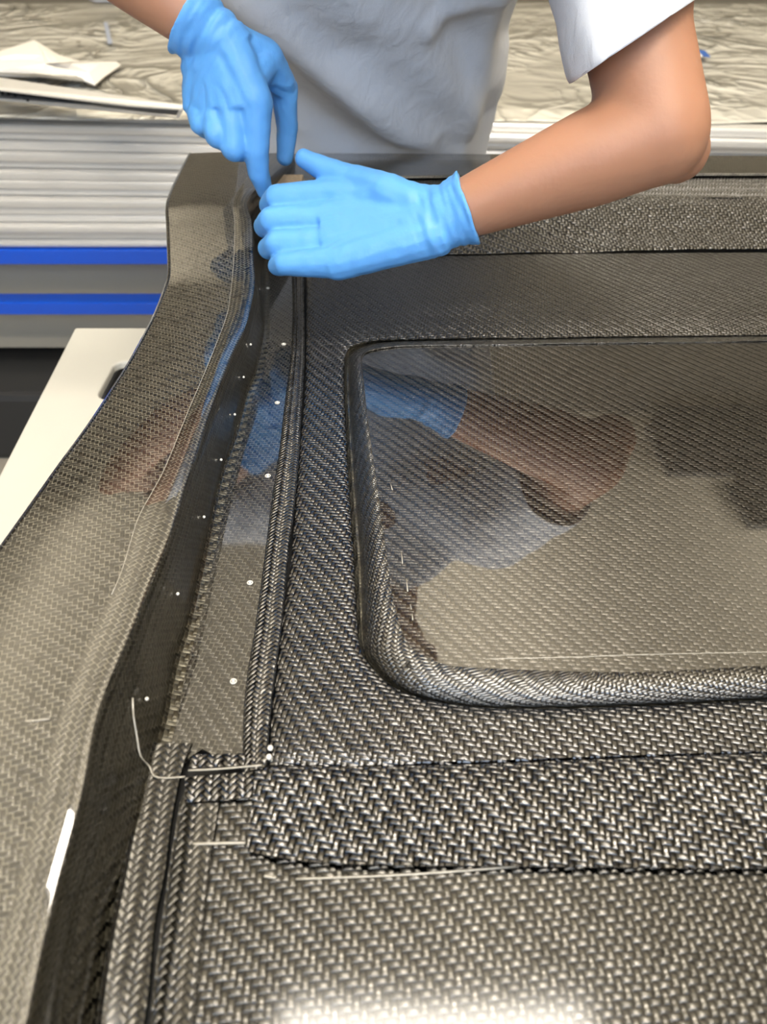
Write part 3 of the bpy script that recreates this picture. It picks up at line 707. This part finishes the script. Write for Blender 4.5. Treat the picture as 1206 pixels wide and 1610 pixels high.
# joints
Lsh, Lel, Lwr = zr(.185, .95, .445), PY(1032, 208, .80), PY(682, 348, .80)
Rsh, Rel, Rwr = zr(-.205, 1.08, .48), zr(-.40, .99, .42), PY(338, 62, .95)
# left hand (the one at the right in the photograph)
LH = dict(
  w=Lwr,
  idx=[PY(520, 309, .86), PY(436, 311, .868), PY(424, 322, .885), PY(440, 335, .90)],
  mid=[PY(518, 346, .838), PY(428, 346, .845), PY(416, 356, .862), PY(432, 366, .885)],
  rng=[PY(522, 383, .815), PY(436, 383, .822), PY(422, 391, .838), PY(436, 396, .86)],
  pnk=[PY(530, 412, .79), PY(448, 415, .798), PY(436, 418, .81), PY(450, 415, .835)],
  thb=[PY(610, 305, .83), PY(556, 284, .865), PY(510, 266, .88), PY(478, 249, .892)])
RH = dict(
  w=Rwr,
  idx=[PY(402, 160, .92), PY(403, 238, .91), PY(407, 272, .912), PY(416, 299, .92)],
  mid=[PY(366, 165, .925), PY(368, 232, .905), PY(380, 236, .93), PY(392, 222, .955)],
  rng=[PY(337, 167, .935), PY(341, 212, .91), PY(352, 220, .935), PY(366, 208, .96)],
  pnk=[PY(313, 162, .95), PY(316, 194, .925), PY(326, 204, .945), PY(340, 195, .965)],
  thb=[PY(416, 92, .965), PY(446, 138, .985), PY(452, 202, .99), PY(448, 247, .985)])
def hand(bm, Hd, g=1.0, scale=1.0):
    s = scale
    w = Hd['w']
    rr_ = {'idx': (.0185, .0142, .0122, .0098), 'mid': (.019, .0146, .0124, .0100), 'rng': (.0185, .0140, .0120, .0098), 'pnk': (.0172, .0125, .0106, .0088), 'thb': (.0205, .0155, .0130, .0102)}
    for k, rads in rr_.items():
        chain(bm, Hd[k], [r*g*s for r in rads], seg=14, rings=5)
    keys = ['idx', 'mid', 'rng', 'pnk']
    across = (Hd['idx'][0] - Hd['pnk'][0]).normalized()
    for n, k in enumerate(keys):
        wp = w + across*(.016 - .0107*n)*s
        chain(bm, [wp, Hd[k][0]], [.0225*g*s, .0190*g*s], seg=14, rings=4)
    nrm = across.cross((Hd['mid'][0] - w).normalized()).normalized()
    mm = (Hd['mid'][0] + Hd['rng'][0])/2; hw = (Hd['idx'][0] - Hd['pnk'][0]).length/2
    ring_loft(bm, [(w.lerp(mm, t_), across*((.024 + (hw+.011-.024)*min(1, t_*1.25))*g*s), nrm*((.0235 - .003*t_)*g*s)) for t_ in (-.12, 0, .2, .4, .6, .8, .95, 1.06)], 28)
    for a, b in zip(keys, keys[1:]):
        m0 = (Hd[a][0]+Hd[b][0])/2; chain(bm, [w, w.lerp(m0, .88)], [.0225*g*s, .0190*g*s])
    chain(bm, [w + across*.008, Hd['thb'][0], Hd['thb'][1]], [.022*g*s, .021*g*s, .0165*g*s])
    chain(bm, [Hd['thb'][0], Hd['idx'][0].lerp(w, .25)], [.020*g*s, .018*g*s])
    chain(bm, [Hd['thb'][0].lerp(Hd['thb'][1], .45), Hd['idx'][0].lerp(w, .45)], [.0165*g*s, .0175*g*s])
bm = bmesh.new()
LfA, LfB = Lwr.lerp(Lel, .32), Lwr.lerp(Lel, .70)
chain(bm, [Lwr, LfA, LfB, Lel], [.0255, .0345, .0455, .0485], seg=20)
chain(bm, [Lel, Lel.lerp(Lsh, .45), Lsh], [.0500, .0500, .0540], seg=20)
ellipsoid(bm, PY(1062, 236, .815), (.034, .034, .032))
ellipsoid(bm, Lel.lerp(Lsh, .38) + V((.006, -.006, 0)), (.048, .052, .066))
RfA = Rwr.lerp(Rel, .35)
chain(bm, [Rwr, RfA, Rwr.lerp(Rel, .7), Rel], [.0255, .038, .045, .046], seg=20)
chain(bm, [Rel, Rel.lerp(Rsh, .5), Rsh], [.047, .052, .058], seg=20)
hand(bm, LH, .58); hand(bm, RH, .58)
X_ = V((1, 0, 0))
def sec(cx, cy, z, rx, ry, tilt=0.0): return (zr(cx, cy, z), V((rx, 0, 0)), V((0, ry*math.cos(tilt), ry*math.sin(tilt))))
torso = [(-.02, 1.49, -.20, .165, .10), (-.02, 1.48, -.08, .165, .10), (-.025, 1.46, .02, .155, .085), (-.03, 1.375, .15, .15, .085), (-.02, 1.24, .29, .16, .09), (0, 1.03, .42, .17, .09), (0, .95, .47, .12, .065)]
ring_loft(bm, [sec(*q[:3], q[3], q[4]) for q in torso], 32)
chain(bm, [zr(0, .97, .455), zr(0, .87, .55)], [.062, .056])
chain(bm, [zr(-.1, 1.04, .43), Rsh], [.07, .06]); chain(bm, [zr(.08, 1.0, .43), Lsh], [.075, .06])
Rx = Matrix.Rotation(math.radians(42), 3, 'X')
hc = zr(0, .80, .62)
hv = lambda x, y, z: hc + Rx @ V((x, y, z))
ellipsoid(bm, hc, (.075, .095, .108), Rx, 24, 16)
ellipsoid(bm, hv(0, -.035, -.062), (.055, .058, .060), Rx, 20, 12)
chain(bm, [hv(0, -.088, .012), hv(0, -.112, -.028)], [.009, .014]); ellipsoid(bm, hv(0, -.088, -.070), (.024, .012, .010), Rx)
for s_ in (-1, 1):
    ellipsoid(bm, hv(s_*.078, .008, -.008), (.012, .020, .031), Rx)
    ellipsoid(bm, hv(s_*.033, -.082, .028), (.022, .012, .008), Rx)
    hip, knee, ank = zr(s_*.095-.02, 1.455, -.12), zr(s_*.11-.02, 1.44, -.50), zr(s_*.115-.02, 1.48, -.865)
    chain(bm, [hip, knee, ank], [.090, .060, .042], seg=18)
    chain(bm, [ank, zr(s_*.125-.02, 1.36, -.915)], [.040, .030])
fuse('body', bm, .005, M['skin'], person, smooth=10)
# gloves
def glove(nm, Hd, el, cuff_pts, name_label):
    bm = bmesh.new(); hand(bm, Hd, 1.0)
    w = Hd['w']; ax = (el-w).normalized()
    a = (Hd['idx'][0] - Hd['pnk'][0]); a = (a - ax*a.dot(ax)).normalized(); b = ax.cross(a)
    secs = []
    for d, ra_, rb_ in cuff_pts:
        secs.append((w + ax*d, a*ra_, b*rb_))
    ring_loft(bm, secs, 32)
    def wr(co, n):
        d = (co - w).dot(ax)
        q = 0.0
        if d > -.03: q += .0016*noise.noise(V((d*170, (co-w).dot(a)*35, (co-w).dot(b)*35)))*min(1, (d+.03)/.02)
        q += .0007*noise.noise(co*85)
        # tension creases running back from between the knuckles
        for a1, b1 in (('idx', 'mid'), ('mid', 'rng'), ('rng', 'pnk')):
            m0 = (Hd[a1][0]+Hd[b1][0])/2; dr = (w-m0).normalized(); t_ = (co-m0).dot(dr)
            if -.02 < t_ < .026:
                for s_ in (-1, 0, 1):
                    off = (co - m0 - dr*t_).dot(a) - s_*.0045 - .002*math.sin(t_*90+s_)
                    q += (-.0011 if s_ == 0 else .0006)*math.exp(-(off/.0016)**2)*(1-abs((t_-.003)/.023))
        return q
    o = fuse('glove', bm, .0019, M['glove'], person, smooth=5, disp=wr)
    return o
gl = glove('glove', LH, Lel, [(-.03, .030, .024), (-.012, .0315, .025), (.004, .031, .026), (.008, .034, .0285), (.013, .0325, .0275), (.025, .035, .0305), (.035, .0372, .034), (.0352, .0386, .0354), (.0378, .0386, .0354)], '')
gr = glove('glove', RH, Rel, [(-.03, .030, .024), (-.010, .0315, .026), (.0, .034, .0285), (.006, .0315, .027), (.018, .036, .032), (.031, .0395, .0365), (.0312, .0409, .0379), (.0338, .0409, .0379)], '')
gl['label'] = 'blue nitrile glove on the flat hand'; gr['label'] = 'blue nitrile glove on the pointing hand'
# t-shirt: body and sleeves
SH = [(-.03, 1.505, -.20, .205, .145), (-.03, 1.49, -.10, .208, .150), (-.03, 1.47, .0, .212, .150), (-.032, 1.435, .07, .214, .148), (-.032, 1.36, .15, .213, .146), (-.028, 1.305, .225, .212, .145), (-.015, 1.225, .30, .212, .142), (-.005, 1.125, .37, .21, .130), (.0, 1.02, .435, .195, .115), (.0, .95, .475, .14, .09), (.0, .91, .505, .085, .068)]
def folds(co, n):
    x, y, z = co.x, co.y, co.z - Z0
    q = .010*noise.noise(V((x*5, z*4, 1.7))) + .004*noise.noise(V((x*12+z*6, z*7, 4.2)))
    # sagging diagonal drapes from the shoulder to the hem
    for (xa, za, xb, zb, wd_, am) in ((-.19, .30, .10, .03, .035, .014), (-.20, .18, .02, .00, .030, -.008), (-.10, .33, .12, .13, .05, .008), (.15, .34, .12, .02, .018, .006), (.05, .30, .16, .10, .02, -.005), (.185, .33, .17, .22, .016, -.004), (.17, .30, .06, .24, .014, .005)):
        dx, dz = xb-xa, zb-za; L2_ = dx*dx+dz*dz; t_ = ((x-xa)*dx + (z-za)*dz)/L2_; tc = min(1, max(0, t_))
        d_ = math.hypot(x-xa-dx*tc, z-za-dz*tc)
        q += 2.3*am*math.exp(-(d_/wd_)**2)
    return q*min(1.0, max(.15, (z+.01)/.10))
bm = bmesh.new()
ring_loft(bm, [sec(*q[:3], q[3], q[4]) for q in SH], 40)
chain(bm, [zr(-.08, 1.04, .435), Rsh], [.072, .072]); chain(bm, [zr(.06, 1.0, .435), Lsh + V((-.01, 0, .0))], [.078, .074])
shirt = fuse('t_shirt', bm, .007, M['shirt'], person, smooth=8, disp=folds)
shirt['label'] = 'loose white cotton t-shirt'
bm = bmesh.new(); bm.from_mesh(shirt.data)                      # open hem and neck
kill = [f_ for f_ in bm.faces if f_.calc_center_median().z < Z0-.195 or f_.calc_center_median().z > Z0+.502]
bmesh.ops.delete(bm, geom=kill, context='FACES'); bm.to_mesh(shirt.data); bm.free()
md = shirt.modifiers.new('cloth', 'SOLIDIFY'); md.thickness = .0018; md.offset = -1
def sleeve(sh, hem_pts, r0, band=True):
    h0, h1, h2 = hem_pts                                         # two ends of the hem's long axis, and its depth direction end
    hc_ = (h0+h1)/2; aH = (h1-h0)/2; bH = h2
    ax = (hc_ - sh).normalized()
    a0 = (aH - ax*aH.dot(ax)).normalized()*r0; b0 = ax.cross(a0).normalized()*r0
    if b0.dot(bH) < 0: b0 = -b0
    seg = 44; rows = []
    N_ = 16
    for i in range(N_+4):
        t_ = min(1.0, i/N_)
        c = sh.lerp(hc_, t_); a = a0.lerp(aH, t_); b = b0.lerp(bH, t_)
        k_ = 1.0
        if i >= N_-3: k_ = 1.035
        if i == N_-4: k_ = 0.988
        if i > N_: k_ = 1.0 - .02*(i-N_); c = c - ax*.004*(i-N_)
        row = []
        for q in range(seg):
            an = 2*math.pi*q/seg
            p = c + (a*math.cos(an) + b*math.sin(an))*k_
            if i <= N_: p = p + (p-c).normalized()*(.009*noise.noise(p*16) + .007*noise.noise(V((p.x*34+p.z*20, p.y*16, p.z*14))))*min(1, t_*3)
            row.append(p)
        rows.append(row)
    v = [p for r in rows for p in r]
    f = [(i*seg+q, i*seg+(q+1) % seg, (i+1)*seg+(q+1) % seg, (i+1)*seg+q) for i in range(len(rows)-1) for q in range(seg)]
    o = obj_pydata('sleeve', v, f, M['shirt'], shirt)
    md = o.modifiers.new('cloth', 'SOLIDIFY'); md.thickness = .0016; md.offset = 0
    md = o.modifiers.new('smooth', 'SUBSURF'); md.levels = 1; md.render_levels = 1
    st_ = rows[N_-4]
    c = tube_path('hem_stitch', [p for p in st_] + [st_[0]], .0011, M['shirt'], o, seg=5, cap=False); c.matrix_parent_inverse = Matrix()
    return o
sleeve(Lsh + V((.0, .01, -.01)), (PY(902, 132, .835), PY(1106, -6, .85), V((.021, .078, -.012))), .078)
rc = Rsh.lerp(Rel, .62); rax = (Rel-Rsh).normalized(); ra1 = rax.cross(V((0, 0, 1))).normalized()*.070; rb1 = rax.cross(ra1).normalized()*.070
sleeve(Rsh, (rc-ra1, rc+ra1, rb1), .076)
# trousers, hair, eyes, shoes
bm = bmesh.new()
ring_loft(bm, [sec(-.02, 1.455, z, rx, ry) for z, rx, ry in ((-.24, .178, .128), (-.16, .184, .132), (-.08, .182, .126), (-.02, .174, .114))], 32)
for s_ in (-1, 1):
    chain(bm, [zr(s_*.095-.02, 1.455, -.16), zr(s_*.11-.02, 1.44, -.50), zr(s_*.115-.02, 1.475, -.84)], [.102, .078, .066], seg=20)
fuse('trousers', bm, .010, M['trouser'], person, smooth=5)
bm = bmesh.new()
ellipsoid(bm, hv(0, .018, .030), (.082, .092, .092), Rx, 24, 16)
ellipsoid(bm, hv(0, .045, -.01), (.074, .062, .075), Rx, 20, 12)
ellipsoid(bm, hv(0, -.045, .085), (.062, .045, .030), Rx, 20, 12)
fuse('hair', bm, .006, M['hair'], person, smooth=2, disp=lambda c, n: .005*noise.noise(c*60))
for s_ in (-1, 1):
    bm = bmesh.new(); ellipsoid(bm, hv(s_*.033, -.084, .010), (.012, .010, .011), Rx); e = obj_bm('eye', bm, M['eye'], person)
    bm = bmesh.new(); ellipsoid(bm, hv(s_*.033, -.0925, .008), (.0055, .003, .0055), Rx, 12, 8); q = obj_bm('iris', bm, M['dark'], e)
    q.matrix_parent_inverse = Matrix()
    bm = bmesh.new(); ellipsoid(bm, zr(s_*.12-.02, 1.41, -.905), (.048, .13, .044)); bm_box(bm, zr(s_*.12-.02, 1.41, -.938), (.094, .26, .022), .008)
    fuse('shoe', bm, .008, M['shoe'], person, smooth=3)
# cork sanding block held between the hands
cc = P(450, 287, .064)
o = box('cork_block', cc + V((0, .016, -.013)), (.042, .042, .026), M['cork'], None, .002)
tag(o, 'small tan cork block lying in the panel corner between the gloved hands', 'block')
